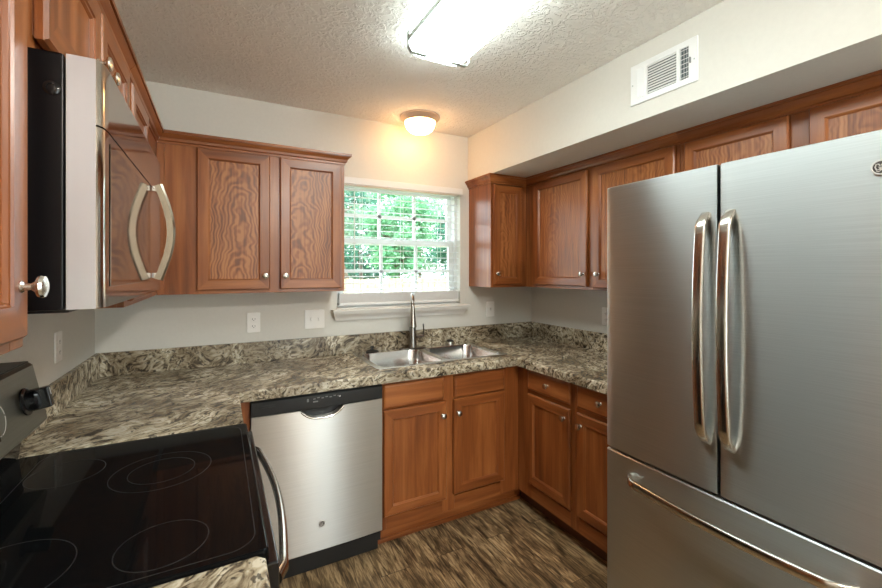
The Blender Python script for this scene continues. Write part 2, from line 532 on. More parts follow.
# glazed door added at the unseen dining end to let in daylight
mb = MB()
mb.box(DX0, DX0 + 0.07, YB - 0.09, YB - 0.03, 0, DZ1); mb.box(DX1 - 0.07, DX1, YB - 0.09, YB - 0.03, 0, DZ1)
mb.box(DX0 + 0.07, DX1 - 0.07, YB - 0.09, YB - 0.03, DZ1 - 0.07, DZ1); mb.box(DX0 + 0.07, DX1 - 0.07, YB - 0.09, YB - 0.03, 0, 0.12)
d1 = struct(mb.build('added_door_1', 'whitep'))
MB().box(DX0 + 0.07, DX1 - 0.07, YB - 0.063, YB - 0.057, 0.12, DZ1 - 0.07).build('added_door_glass', 'glass', d1)

# window: vinyl double-hung with a three by two grid in each sash
def bars(mb, x0, x1, z0, z1, y0, y1, nx, nz, fw, gw):
    mb.box(x0, x0 + fw, y0, y1, z0, z1, 0.003); mb.box(x1 - fw, x1, y0, y1, z0, z1, 0.003)
    mb.box(x0 + fw, x1 - fw, y0, y1, z0, z0 + fw, 0.003); mb.box(x0 + fw, x1 - fw, y0, y1, z1 - fw, z1, 0.003)
    ym = (y0 + y1) / 2
    for i in range(1, nx):
        x = x0 + fw + (x1 - x0 - 2 * fw) * i / nx
        mb.box(x - gw / 2, x + gw / 2, ym - 0.008, ym + 0.008, z0 + fw, z1 - fw)
    for i in range(1, nz):
        z = z0 + fw + (z1 - z0 - 2 * fw) * i / nz
        mb.box(x0 + fw, x1 - fw, ym - 0.008, ym + 0.008, z - gw / 2, z + gw / 2)
win = struct(MB().plate([(WX0 + 0.001, WZ0 + 0.001), (WX1 - 0.001, WZ0 + 0.001), (WX1 - 0.001, WZ1 - 0.001), (WX0 + 0.001, WZ1 - 0.001)],
      [[(WX0 + 0.02, WZ0 + 0.02), (WX1 - 0.02, WZ0 + 0.02), (WX1 - 0.02, WZ1 - 0.02), (WX0 + 0.02, WZ1 - 0.02)]], 0, 0.085).build('window_1', 'white'))
win.rotation_euler = (PI / 2, 0, 0)
win.location = (0, 0.138, 0)
def under(o, p):      # parent while keeping the world placement
    o.parent = p
    o.matrix_parent_inverse = (Matrix.Translation(p.location) @ p.rotation_euler.to_matrix().to_4x4()).inverted()
    return o
mb = MB(); bars(mb, WX0 + 0.021, WX1 - 0.021, 1.625, WZ1 - 0.021, 0.100, 0.128, 3, 2, 0.036, 0.020)
us = under(mb.build('upper_sash', 'white'), win)
MB().box(WX0 + 0.057, WX1 - 0.057, 0.112, 0.116, 1.661, WZ1 - 0.057).build('glass_pane', 'glass', us)
mb = MB(); bars(mb, WX0 + 0.021, WX1 - 0.021, WZ0 + 0.021, 1.668, 0.066, 0.094, 3, 2, 0.040, 0.020)
ls = under(mb.build('lower_sash', 'white'), win)
MB().box(WX0 + 0.061, WX1 - 0.061, 0.078, 0.082, WZ0 + 0.061, 1.628).build('glass_pane', 'glass', ls)
mb = MB(); mb.box(1.62, 1.70, 0.046, 0.065, 1.640, 1.660, 0.003)
mb.build('sash_lock', 'white', ls)
# stool and moulded apron
mb = MB()
mb.box(1.165, 2.158, -0.072, -0.001, 1.194, 1.2045, 0.004)
prof = [(-0.066, 1.194), (-0.062, 1.180), (-0.048, 1.168), (-0.030, 1.158), (-0.022, 1.146), (-0.020, 1.136), (-0.001, 1.136), (-0.001, 1.194)]
mb.loft([[(1.170 + (0.066 + max(y, -0.066)) * 0.42 * (1 if y < -0.01 else 1), y, z) for y, z in prof],
         [(2.153 - (0.066 + max(y, -0.066)) * 0.42, y, z) for y, z in prof]])
mb.box(WX0 + 0.002, WX1 - 0.002, 0.0, 0.05, 1.2052, 1.212)
under(mb.build('window_sill', 'whitep'), win)

# ------------------------------------------------------------------ outside
struct(MB().box(-14, 20, 0.6, 30, -0.6, -0.5).build('ground', 'lawn'))
fn = thing('wood_fence', 'tan board fence running across the yard outside the window', 'fence', (4.0, 5.2, -0.5))
mb = MB(); x = -6.0
while x < 6:
    h = 1.80 + random.uniform(-0.012, 0.012)
    mb.box(x, x + 0.138, -0.012, 0.008, 0.03, h, 0.003)
    x += 0.146
mb.build('fence_boards', 'fence', fn)
mb = MB()
for z in (0.3, 1.0, 1.6): mb.box(-6, 6, 0.010, 0.05, z, z + 0.085)
mb.build('fence_rails', 'fence', fn)
for x in (-5, -2.6, -0.2, 2.2, 4.6): MB().box(x, x + 0.09, 0.052, 0.14, 0, 1.78).build('fence_post', 'fence', fn)
def tree(label, x, y, zc, r, h, mat, n, leaf, tr=0.12):
    t = thing('tree', label, 'tree', (x, y, -0.5), 0, 'trees beyond the fence')
    path = [Vector((random.uniform(-.05, .05) * k, random.uniform(-.05, .05) * k, (zc + 0.5) * k / 5)) for k in range(6)]
    mb = MB(); mb.tube(path, [tr * (1.25 - 0.17 * k) for k in range(6)], 10)
    for k in range(7):
        a = random.uniform(0, 2 * PI); s = path[3].lerp(path[5], random.random())
        e = s + Vector((math.cos(a) * r * .7, math.sin(a) * r * .7, random.uniform(.2, .8) * h))
        mb.tube([s, s.lerp(e, .5) + Vector((0, 0, .08)), e], [tr * .35, tr * .22, tr * .08], 6)
    mb.build('trunk', 'bark', t)
    mb = MB()
    cl = []
    for k in range(46):
        u = Vector((random.gauss(0, 1), random.gauss(0, 1), random.gauss(0, 1))).normalized() * random.uniform(.25, 1) ** .5
        cl.append(Vector((u.x * r, u.y * r, zc + 0.5 + u.z * h)))
    for k in range(n):
        c = random.choice(cl)
        p = c + Vector((random.gauss(0, 1), random.gauss(0, 1), random.gauss(0, .7))) * (r * 0.17)
        d = Vector((random.gauss(0, 1), random.gauss(0, 1), random.gauss(-.2, .6))).normalized()
        w = d.cross(Vector((random.gauss(0, 1), random.gauss(0, 1), random.gauss(0, 1)))).normalized()
        s = leaf * random.uniform(.6, 1.3)
        mb.poly([p, p + d * s * .5 + w * s * .3, p + d * s, p + d * s * .5 - w * s * .3])
    mb.build('foliage', mat, t, recalc=False)
tree('bright green tree in the middle of the window view', 4.85, 8.0, 2.7, 0.95, 1.35, 'leafA', 8000, 0.12)
tree('dark green tree right of the bright one outside the window', 7.7, 9.2, 2.3, 1.15, 1.5, 'leafB', 8000, 0.13)
tree('loose grey green tree with sky showing through, outside the left panes', 4.25, 11.2, 3.6, 0.95, 1.5, 'leafC', 2800, 0.12)
tree('broad dark tree low behind the fence outside the window', 6.4, 16.6, 2.8, 2.5, 2.4, 'leafB', 12000, 0.19)
tree('pale tree farthest back outside the right panes', 12.6, 23.0, 4.2, 2.4, 3.2, 'leafC', 9000, 0.17)

# ------------------------------------------------------------------ cabinetry
def door_front(parent, name, x0, x1, z0, z1, raised=True):
    """frame-and-panel door: mitred profile rings, stiles with vertical and rails with horizontal grain"""
    w, h = x1 - x0, z1 - z0
    rings = []
    for ins, y in ((0.005, 0.0), (0.005, -0.003), (0.0, -0.0035), (0.0, -0.014), (0.005, -0.020), (0.048, -0.020), (0.0495, -0.0165), (0.052, -0.0155), (0.0555, -0.0095), (0.0555, -0.004)):
        rings.append([(x0 + ins, y, z0 + ins), (x1 - ins, y, z0 + ins), (x1 - ins, y, z1 - ins), (x0 + ins, y, z1 - ins)])
    mb = MB()
    mb.loft(rings, True, False, False, 0, lambda i: 1 if i in (0, 2) else 0)
    return mb.build(name, ['wv', 'wh'], parent, angle=20), (x0 + 0.0548, x1 - 0.0548, z0 + 0.0548, z1 - 0.0548)
knob_me = None
def knob(parent, x, z):
    global knob_me
    if knob_me is None:
        mb = MB()
        mb.lathe([(0.0085, 0.0), (0.0085, 0.002), (0.0055, 0.005), (0.0050, 0.012), (0.0080, 0.016), (0.0145, 0.019), (0.0160, 0.0225), (0.0145, 0.026), (0.008, 0.0285), (0.001, 0.0292)], 'y')
        o = mb.build('knob', 'nickel', parent, (x, -0.0195, z)); knob_me = o.data
    else:
        o = bpy.data.objects.new('knob', knob_me); COL.objects.link(o); o.parent = parent; o.location = (x, -0.0195, z)
    return o
def door(parent, x0, x1, z0, z1, kx=None, kz=None, grain='wc'):
    f, (a, b, c, d) = door_front(parent, 'door', x0, x1, z0, z1)
    mb = MB().box(-(b - a) / 2, (b - a) / 2, -0.010, -0.0045, -(d - c) / 2, (d - c) / 2)
    mb.build('door_panel', grain, f, ((a + b) / 2, 0, (c + d) / 2))
    if kx is not None: knob(f, kx, kz)
    return f
def drawer(parent, x0, x1, z0, z1, kx=None, kz=None, name='drawer'):
    rings = []
    for ins, y in ((0.005, 0.0), (0.005, -0.003), (0.0, -0.0035), (0.0, -0.012), (0.004, -0.0165), (0.012, -0.020)):
        rings.append([(x0 + ins, y, z0 + ins), (x1 - ins, y, z0 + ins), (x1 - ins, y, z1 - ins), (x0 + ins, y, z1 - ins)])
    f = MB().loft(rings).build(name, 'wh', parent, angle=20)
    if kx is not None: knob(f, kx, kz)
    return f
def carcass(parent, w, h, d, stiles, top=0.06, bottom=0.03, rails=(), open_top=False, z0=0.0):
    """box plus face frame; local x along the front, y=0 the frame face, z up"""
    mb = MB()
    if open_top:
        mb.box(0.001, 0.018, 0.019, d, z0, h - .001); mb.box(w - 0.018, w - 0.001, 0.019, d, z0, h - .001)
        mb.box(0.018, w - 0.018, d - 0.012, d, z0, h - .001); mb.box(0.018, w - 0.018, 0.019, d - .012, z0, z0 + 0.018)
        mb.box(0.018, w - 0.018, 0.019, 0.024, z0 + 0.018, h - .19)
    else:
        mb.box(0.001, w - 0.001, 0.019, d, z0, h - .001)
    mb.build('body', 'wv', parent)
    mb = MB()
    for a, b in stiles: mb.box(a, b, 0, 0.0188, z0, h - .001, 0.001, 0, 1)
    for i in range(len(stiles) - 1):
        a, b = stiles[i][1], stiles[i + 1][0]
        mb.box(a, b, 0.0004, 0.0188, h - top, h - .001, 0, 1); mb.box(a, b, 0.0004, 0.0188, z0, z0 + bottom, 0, 1)
        for r0, r1 in rails: mb.box(a, b, 0.0004, 0.0188, r0, r1, 0, 1)
    mb.build('face_frame', ['wv', 'wh'], parent)
CROWN = [(0.0005, 0.0), (0.005, 0.0), (0.005, 0.010), (0.012, 0.014), (0.015, 0.026), (0.024, 0.036), (0.028, 0.042), (0.028, 0.0455), (0.034, 0.0455), (0.034, 0.0575), (0.0005, 0.0575)]
CZ0 = SZ - 0.0583
def crown(parent, path, prev=None, nxt=None):
    mat = (Matrix.Translation(parent.location) @ parent.rotation_euler.to_matrix().to_4x4()).inverted()
    pts = [Vector(p) for p in path]
    ext = ([Vector(prev)] if prev else []) + pts + ([Vector(nxt)] if nxt else [])
    off = 1 if prev else 0
    nr = [Vector(((b - a).normalized().y, -(b - a).normalized().x)) for a, b in zip(ext, ext[1:])]
    rings = []
    for i, p in enumerate(pts):
        k = i + off
        n1 = nr[k - 1] if k > 0 else nr[k]
        n2 = nr[k] if k < len(nr) else nr[k - 1]
        m = (n1 + n2) / (1 + n1.dot(n2))
        rings.append([mat @ Vector((p.x + m.x * o, p.y + m.y * o, CZ0 + z)) for o, z in CROWN])
    MB().loft(rings).build('crown_molding', 'wh', parent, angle=25)
UZ = 1.335
UH = SZ - UZ - 0.001
FX = 0.285   # upper face-frame depth on left and back walls
RX = 2.495   # right uppers' frame plane
# back wall, left of the window
c = thing('wall_cabinet', 'two-door oak wall cabinet on the back wall left of the window', 'cabinet', (FX + 0.001, -FX, UZ))
ox = FX + 0.001
w = 1.176 - ox
carcass(c, w, UH, FX - 0.002, [(0, 0.030), (0.031, 0.175), (0.485, 0.555), (w - 0.032, w)])
door(c, .450 - ox, .781 - ox, 0.018, 0.714, .757 - ox, 0.088)
door(c, .830 - ox, 1.155 - ox, 0.018, 0.714, .855 - ox, 0.088)
crown(c, [(FX, -FX), (1.176, -FX), (1.176, -0.002)], prev=(FX, -1))
# left wall, from the corner towards the camera
c = thing('wall_cabinet', 'narrow oak wall cabinet in the left back corner beyond the microwave', 'cabinet', (FX, -1.034, UZ), PI / 2)
w = 1.034 - 0.002
carcass(c, w, UH, FX - 0.002, [(0, 0.05), (0.34, w - FX)])
door(c, 0.03, 0.365, 0.018, 0.714, 0.055, 0.088, grain='wp')
crown(c, [(FX, -1.034), (FX, -FX)], nxt=(1.0, -FX))
MWZ = 1.794
c = thing('wall_cabinet', 'short two-door oak wall cabinet above the microwave', 'cabinet', (FX, -1.790, MWZ), PI / 2)
w = 0.754
h = SZ - MWZ - 0.001
carcass(c, w, h, FX - 0.002, [(0, 0.045), (0.36, 0.405), (w - 0.045, w)], bottom=0.035)
door(c, 0.030, 0.372, 0.022, 0.262, 0.334, 0.122, grain='wp')
door(c, 0.384, w - 0.026, 0.022, 0.262, 0.416, 0.122, grain='wp')
crown(c, [(FX, -1.790), (FX, -1.036)])
c = thing('wall_cabinet', 'oak wall cabinet left of the microwave, cut by the left edge', 'cabinet', (FX, -2.62, UZ), PI / 2)
w = 0.829
carcass(c, w, UH, FX - 0.002, [(0, 0.045), (0.36, 0.42), (w - 0.045, w)])
door(c, 0.022, 0.378, 0.018, 0.714, 0.352, 0.088, grain='wp')
door(c, 0.398, w - 0.045, 0.018, 0.714, w - 0.073, 0.092, grain='wp')
crown(c, [(FX, -2.62), (FX, -1.792)])
# right of the window
c = thing('wall_cabinet', 'slim single-door oak wall cabinet right of the window', 'cabinet', (2.186, -FX, UZ))
w = RX - 0.001 - 2.186
carcass(c, w, UH, FX - 0.002, [(0, 0.035), (w - 0.055, w)])
door(c, 2.203 - 2.186, 2.444 - 2.186, 0.018, 0.706, 2.226 - 2.186, 0.095, grain='wc2')
crown(c, [(2.186, -0.002), (2.186, -FX), (RX, -FX)], nxt=(RX, -1))
c = thing('wall_cabinet', 'two-door oak wall cabinet on the right wall left of the fridge', 'cabinet', (RX, -0.001, UZ), -PI / 2)
w = 1.418
carcass(c, w, UH, W - RX - 0.002, [(FX + 0.001, FX + 0.115), (0.84, 0.915), (w - 0.03, w)])
door(c, 0.380, 0.857, 0.020, 0.720, 0.832, 0.095, grain='wc2')
door(c, 0.900, 1.398, 0.013, 0.720, 0.945, 0.095, grain='wc2')
crown(c, [(RX, -FX), (RX, -1.419)], prev=(2.186, -FX))
FZ = 1.83
c = thing('wall_cabinet', 'short oak wall cabinet over the fridge', 'cabinet', (RX, -1.420, FZ), -PI / 2)
w = 0.93
h = SZ - FZ - 0.001
carcass(c, w, h, W - RX - 0.002, [(0, 0.045), (0.43, 0.50), (w - 0.045, w)])
door(c, 0.026, 0.434, 0.018, 0.221, grain='wc2')
door(c, 0.496, w - 0.026, 0.018, 0.221, grain='wc2')
crown(c, [(RX, -1.420), (RX, -2.350)])

# base cabinets
BH = 0.874
BF = -0.59     # back run frame plane
BX = 2.18      # right run frame plane
TK = 0.10
def base(label, loc, rz, w, d, stiles, toe=(0, None), open_top=False):
    c = thing('base_cabinet', label, 'cabinet', loc, rz)
    carcass(c, w, BH, d, stiles, top=0.032, bottom=0.075, rails=((0.722, 0.742),), open_top=open_top, z0=TK)
    return c
ox = 1.284
c = base('two-door oak base cabinet under the sink', (ox, BF, 0), 0, BX - ox - 0.001, 0.56, [(0, 0.03), (0.36, 0.44), (0.76, 2.18 - ox - 0.001)], open_top=True)
drawer(c, 1.295 - ox, 1.648 - ox, 0.732, 0.858, name='false_drawer_front')
drawer(c, 1.715 - ox, 2.063 - ox, 0.732, 0.858, name='false_drawer_front')
door(c, 1.295 - ox, 1.665 - ox, 0.176, 0.724, 1.637 - ox, 0.650, grain='wp')
door(c, 1.710 - ox, 2.063 - ox, 0.190, 0.728, 1.735 - ox, 0.650, grain='wp')
mb = MB(); mb.box(0.0, BX - ox + 0.06, 0.062, 0.076, 0.001, TK - .001); mb.build('toe_kick', 'wh', c)
mb = MB(); mb.box(0.0, BX - ox + 0.055, 0.050, 0.0615, 0.001, 0.024, 0.004); mb.build('shoe_molding', 'wh', c)
c = base('oak base cabinet with drawer and door beside the inner corner', (BX, BF + 0.56, 0), -PI / 2, 1.055 - 0.03, W - BX - 0.004, [(0.562, 0.68), (0.995, 1.025)])
yo = BF + 0.56
drawer(c, yo + 1.033 - 0.337 - 2 * yo if False else 0.696 + yo, 1.033 + yo, 0.748, 0.862, 0.872 + yo, 0.807)
door(c, 0.696 + yo, 1.033 + yo, 0.195, 0.722, 0.999 + yo, 0.668, grain='wp')
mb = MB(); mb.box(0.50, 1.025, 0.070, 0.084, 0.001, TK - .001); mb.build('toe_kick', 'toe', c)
c = base('oak base cabinet with drawer and door next to the fridge', (BX, -1.056, 0), -PI / 2, 0.344, W - BX - 0.004, [(0, 0.03), (0.314, 0.344)])
drawer(c, 0.025, 0.325, 0.748, 0.866, 0.180, 0.810)
door(c, 0.025, 0.325, 0.195, 0.722, 0.056, 0.662, grain='wp')
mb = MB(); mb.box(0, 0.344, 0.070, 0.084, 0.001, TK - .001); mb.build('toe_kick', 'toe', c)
c = thing('base_cabinet', 'oak corner base cabinet between the range and the dishwasher', 'cabinet', (0.595, -1.039, 0), PI / 2)
carcass(c, 1.03, BH, 0.59, [(0, 0.40), (1.0, 1.03)], z0=TK)
MB().box(0.448, 0.466, -0.073, -0.002, TK, BH - .001).build('filler_strip', 'wv', c)
c = thing('base_cabinet', 'oak base cabinet under the counter piece nearest the camera', 'cabinet', (0.595, -2.50, 0), PI / 2)
carcass(c, 0.682, BH, 0.59, [(0, 0.03), (0.652, 0.682)], z0=TK)
drawer(c, 0.02, 0.655, 0.745, 0.858, 0.34, 0.805)
door(c, 0.02, 0.332, 0.185, 0.725, 0.305, 0.66, grain='wp')
door(c, 0.343, 0.655, 0.185, 0.725, 0.37, 0.66, grain='wp')
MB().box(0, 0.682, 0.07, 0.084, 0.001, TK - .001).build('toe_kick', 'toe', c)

# worktops
CZ = 0.922
SKX0, SKX1, SKY0, SKY1 = 1.286, 2.150, -0.535, -0.026
ct = thing('countertop', 'granite patterned countertop wrapping both corners around the sink', 'countertop', (0, 0, 0))
outer = [(0.003, -1.039), (0.622, -1.039), (0.622, -0.635), (2.132, -0.635), (2.132, -1.400), (2.783, -1.400), (2.783, -0.002), (0.003, -0.002)]
MB().plate(outer, [[(SKX0 + .015, SKY0 + .015), (SKX1 - .015, SKY0 + .015), (SKX1 - .015, SKY1 - .015), (SKX0 + .015, SKY1 - .015)]], 0.8755, CZ, bev=0.007).build('worktop', 'granite', ct)
BS = 1.039
mb = MB()
mb.box(0.0225, 2.7635, -0.0215, -0.002, CZ + .0003, BS, 0.003)
mb.box(0.003, 0.022, -1.039, -0.002, CZ + .0003, BS, 0.003)
mb.box(2.764, 2.783, -1.400, -0.002, CZ + .0003, BS, 0.003)
mb.build('backsplash', 'granite', ct)
ct2 = thing('countertop', 'small granite patterned countertop piece in the near left corner beside the range', 'countertop', (0, 0, 0))
MB().plate([(0.003, -2.50), (0.622, -2.50), (0.622, -1.810), (0.608, -1.796), (0.003, -1.796)], [], 0.8755, CZ, bev=0.007).build('worktop', 'granite', ct2)
MB().box(0.003, 0.022, -2.50, -1.796, CZ + .0003, BS, 0.003).build('backsplash', 'granite', ct2)

# ------------------------------------------------------------------ sink, faucet and small things on the sink
sk = thing('sink', 'double-bowl stainless steel sink set into the counter under the window', 'sink', ((SKX0 + SKX1) / 2, (SKY0 + SKY1) / 2, CZ))
cx, cy = sk.location.x, sk.location.y
def loc2(pts): return [(a - cx, b - cy) for a, b in pts]
b1 = (1.318, 1.712, -0.510, -0.110); b2 = (1.742, 2.122, -0.510, -0.110)
holes = [loc2(rrect(*b, 0.065, 6)) for b in (b1, b2)]
mb = MB().plate(loc2(rrect(SKX0, SKX1, SKY0, SKY1, 0.02)), holes, 0.0008, 0.0055, bev=0.0015)
mb.build('rim', 'sink', sk)
for b in (b1, b2):
    mb = MB(); rings = []
    for ins, z, r in ((0, 0.005, .065), (0.003, -0.004, .064), (0.010, -0.10, .062), (0.018, -0.145, .058), (0.045, -0.166, .04), (0.12, -0.172, .03)):
        rings.append([(p[0], p[1], z) for p in loc2(rrect(b[0] + ins, b[1] - ins, b[2] + ins, b[3] - ins, r, 6))])
    mb.loft(rings, True, False, True)
    bo = mb.build('bowl', 'sink', sk, recalc=False)
    mb = MB(); mb.lathe([(0.044, 0.0), (0.046, 0.003), (0.036, 0.003), (0.032, 0.0005), (0.003, 0.0005)], 'z', ((b[0] + b[1]) / 2 - cx, (b[2] + b[3]) / 2 - cy, -0.1715))
    mb.build('drain', 'chrome', bo)
st = thing('sink_strainer', 'black rubber sink stopper on the left rear rim of the sink', 'sink stopper', (1.415, -0.070, CZ + 0.0057))
MB().lathe([(0.040, 0.0), (0.042, 0.004), (0.036, 0.009), (0.018, 0.012), (0.012, 0.014), (0.001, 0.014)], 'z').build('flange', 'rubber', st)
MB().lathe([(0.010, 0.0142), (0.008, 0.022), (0.013, 0.030), (0.010, 0.037), (0.001, 0.039)], 'z').build('grip', 'rubber', st)
hc = thing('hole_cover', 'round chrome cover with dark top on the rear sink ledge right of the faucet', 'hole cover', (1.990, -0.064, CZ + 0.0057))
MB().lathe([(0.021, 0.0), (0.022, 0.006), (0.019, 0.016), (0.019, 0.022), (0.001, 0.0225)], 'z').build('cap', 'chrome', hc)
MB().lathe([(0.023, 0.0226), (0.024, 0.030), (0.015, 0.035), (0.001, 0.035)], 'z').build('disc', 'rubber', hc)

fa = thing('faucet', 'brushed nickel pull-down faucet at the back of the sink', 'faucet', (1.698, -0.068, CZ + 0.0057))
MB().plate(rrect(-0.095, 0.095, -0.026, 0.026, 0.0255, 8), [], 0, 0.007, bev=0.002).build('base_plate', 'faucet', fa)
MB().lathe([(0.030, 0.0072), (0.029, 0.02), (0.026, 0.08), (0.024, 0.13), (0.017, 0.17), (0.0135, 0.215)], 'z').build('column', 'faucet', fa)
dv = Vector((-0.40, -0.915, 0)).normalized()
pth = []
R0 = 0.075
for k in range(15):
    a = PI * k / 14
    pth.append(Vector((0, 0, 0.292)) + dv * (R0 * (1 - math.cos(a))) + Vector((0, 0, R0 * math.sin(a))))
pth = [Vector((0, 0, 0.212))] + pth
MB().tube(pth, 0.0115, 14).build('spout', 'faucet', fa)
mb = MB()
hd = dv * (2 * R0)
mb.lathe([(0.0125, 0.295), (0.0140, 0.275), (0.0155, 0.250), (0.0185, 0.220), (0.0230, 0.190), (0.0265, 0.172), (0.0265, 0.163), (0.020, 0.160), (0.001, 0.160)], 'z', (hd.x, hd.y, 0))
mb.build('spray_head', 'bar', fa)
mb = MB(); mb.tube([(0.018, 0, 0.075), (0.050, 0, 0.076), (0.083, 0, 0.078)], [0.011, 0.011, 0.010], 12)
mb.tube([(0.078, 0, 0.074), (0.084, 0, 0.11), (0.080, 0, 0.160)], [0.007, 0.005, 0.0045], 10)
mb.build('lever_handle', 'faucet', fa)

# ------------------------------------------------------------------ dishwasher
def medallion(parent, loc, r, axis):
    """round appliance badge: raised ring around swirling script"""
    mb = MB()
    mb.lathe([(r, 0.0), (r, 0.0025), (r * 0.86, 0.0030), (r * 0.80, 0.0018), (0.0005, 0.0018)], 'y', seg=36)
    def sq(pts, rad): mb.tube([Vector((a * r, -0.0026, c * r)) for a, c in pts], rad, 6, 1)
    sq([(-.05, .18), (-.2, .42), (-.42, .42), (-.52, .05), (-.38, -.35), (-.12, -.3), (-.02, .0), (-.2, .02)], r * .07)
    sq([(-.05, -.02), (.02, -.4), (-.18, -.58), (-.4, -.5)], r * .06)
    sq([(.5, .3), (.3, .48), (.08, .3), (.22, .06), (.40, .02), (.12, -.02), (.08, -.35), (.3, -.48), (.55, -.25)], r * .07)
    bd = mb.build('badge', ['badge', 'badge'], parent, loc, (0, 0, axis))
    MB().lathe([(r * .78, -0.0), (r * .78, 0.0020), (0.0005, 0.0020)], 'y', seg=36).build('badge_field', 'badge_dark', bd)
    return bd
dw = thing('dishwasher', 'stainless dishwasher with black control strip left of the sink cabinet', 'dishwasher', (0.975, -0.60, 0))
MB().box(-0.303, 0.303, 0.0, 0.55, 0.10, 0.868).build('body', 'black', dw)
rings = []
def dwx(z, n=24):      # gently bowed front
    out = []
    for k in range(n + 1):
        x = -0.304 + 0.608 * k / n
        out.append((x, -0.026 - 0.008 * math.cos(PI * (x / 0.608)), z))
    return out
def bow(z):
    f = dwx(z)
    return [(-0.304, -0.0005, z)] + f + [(0.304, -0.0005, z)]
# door with a pocket grip scooped out of its top edge
mb = MB(); n = 24
def pocket(x):
    t = abs(x - 0.005) / 0.100
    return 0.798 - (0.042 * (max(0, 1 - t ** 3.0)) if t < 1 else 0)
front = []
cols = [-0.304 + 0.608 * k / 72 for k in range(73)]
rows = [0.125, 0.130] + [0.14 + 0.10 * k for k in range(6)] + [0.72, 1.0]
vs = []
for x in cols:
    yb = -0.026 - 0.008 * math.cos(PI * x / 0.608)
    col = []
    for z in rows:
        zz = pocket(x) if z == 1.0 else z
        col.append(mb.bm.verts.new((x, yb + (0.004 if z in (0.125,) else 0), zz)))
    col.append(mb.bm.verts.new((x, yb + 0.008, pocket(x) + 0.003)))
    col.append(mb.bm.verts.new((x, -0.0008, pocket(x) + 0.003)))
    vs.append(col)
for a, b in zip(vs, vs[1:]):
    for i in range(len(a) - 1): mb.bm.faces.new((a[i], b[i], b[i + 1], a[i + 1]))
for a in (vs[0], vs[-1]):
    back = [mb.bm.verts.new((a[0].co.x, -0.0008, a[0].co.z))]
    mb.bm.faces.new(a[:] + back)
dd = mb.build('door', 'steel_dw', dw)
mb = MB()
lip = [(x, -0.0255 - 0.008 * math.cos(PI * x / 0.608) - 0.001, pocket(x) - 0.002) for x in [0.005 - 0.099 + 0.198 * k / 24 for k in range(25)]]
mb.tube(lip, 0.005, 8)
mb.build('pocket_lip', 'edge', dd)
medallion(dd, (0.0, -0.0338, 0.252), 0.0155, 0)
cp = MB()
cp.loft([[( x, y, z) for x, y, z in bow(0.8015)], [(x, y - 0.002 if y < -.001 else y, z) for x, y, z in bow(0.806)], [(x, y - 0.002 if y < -.001 else y, z) for x, y, z in bow(0.862)], [(x, y + 0.012 if y < -.001 else y, z) for x, y, z in bow(0.872)]])
# cut the strip over the grip: a dark recess behind it
cpo = cp.build('control_panel', 'black', dw)
mb = MB()
for z in (0.836, 0.845): mb.box(-0.275, -0.205, -0.0345, -0.031, z, z + 0.003)
mb.build('vent_slots', 'slot', cpo)
mb = MB()
for k in range(7): mb.box(-0.04 + 0.019 * k, -0.029 + 0.019 * k, -0.0375, -0.0355, 0.846 + (0.004 if k % 2 else 0), 0.850 + (0.004 if k % 2 else 0), 0.0005)
mb.box(-0.068, -0.060, -0.0375, -0.0355, 0.838, 0.852); mb.box(-0.04, -0.018, -0.0375, -0.0355, 0.832, 0.838)
mb.build('button_print', 'print', cpo)
MB().lathe([(0.004, 0), (0.004, 0.001), (0.0005, 0.001)], 'y', (0.085, -0.0362, 0.846), 12).build('indicator_light', 'white_print', cpo)
MB().box(-0.30, 0.30, 0.03, 0.05, 0.004, 0.0995).build('toe_panel', 'black', dw)
MB().box(-0.30, 0.30, -0.012, -0.002, 0.075, 0.1245).build('kick_strip', 'black', dw)

# ------------------------------------------------------------------ range
RY0, RY1 = -1.792, -1.042
rg = thing('kitchen_range', 'black glass-top electric range with steel control panel at left', 'range', (0, (RY0 + RY1) / 2, 0))
ym = (RY0 + RY1) / 2; hw = (RY1 - RY0) / 2 - 0.002
MB().box(0.03, 0.61, -hw, hw, 0.05, 0.898).build('body', 'black', rg)
mb = MB(); mb.plate(rrect(0.045, 0.630, -hw, hw, 0.012), [], 0.8985, 0.9225, bev=0.006)
tp = mb.build('cooktop', 'ceran', rg)
CT = 0.9226
def burner(x, y, radii):
    mb = MB()
    for r in radii: ring_mesh(mb, x, y, CT, r, 0.0009, t=0.0003)
    mb.build('burner_ring', 'line', tp)
burner(0.413, -1.322 - ym, (0.113, 0.074)); burner(0.450, -1.678 - ym, (0.077,))
burner(0.205, -1.655 - ym, (0.108,)); burner(0.195, -1.225 - ym, (0.080,))
mb = MB()
o = rrect(0.108, 0.610, -hw + 0.020, hw - 0.020, 0.05, 8); i_ = rrect(0.1095, 0.6085, -hw + 0.0215, hw - 0.0215, 0.0485, 8)
mb.plate(o, [i_], CT, CT + 0.0004); mb.build('border_line', 'line', tp)
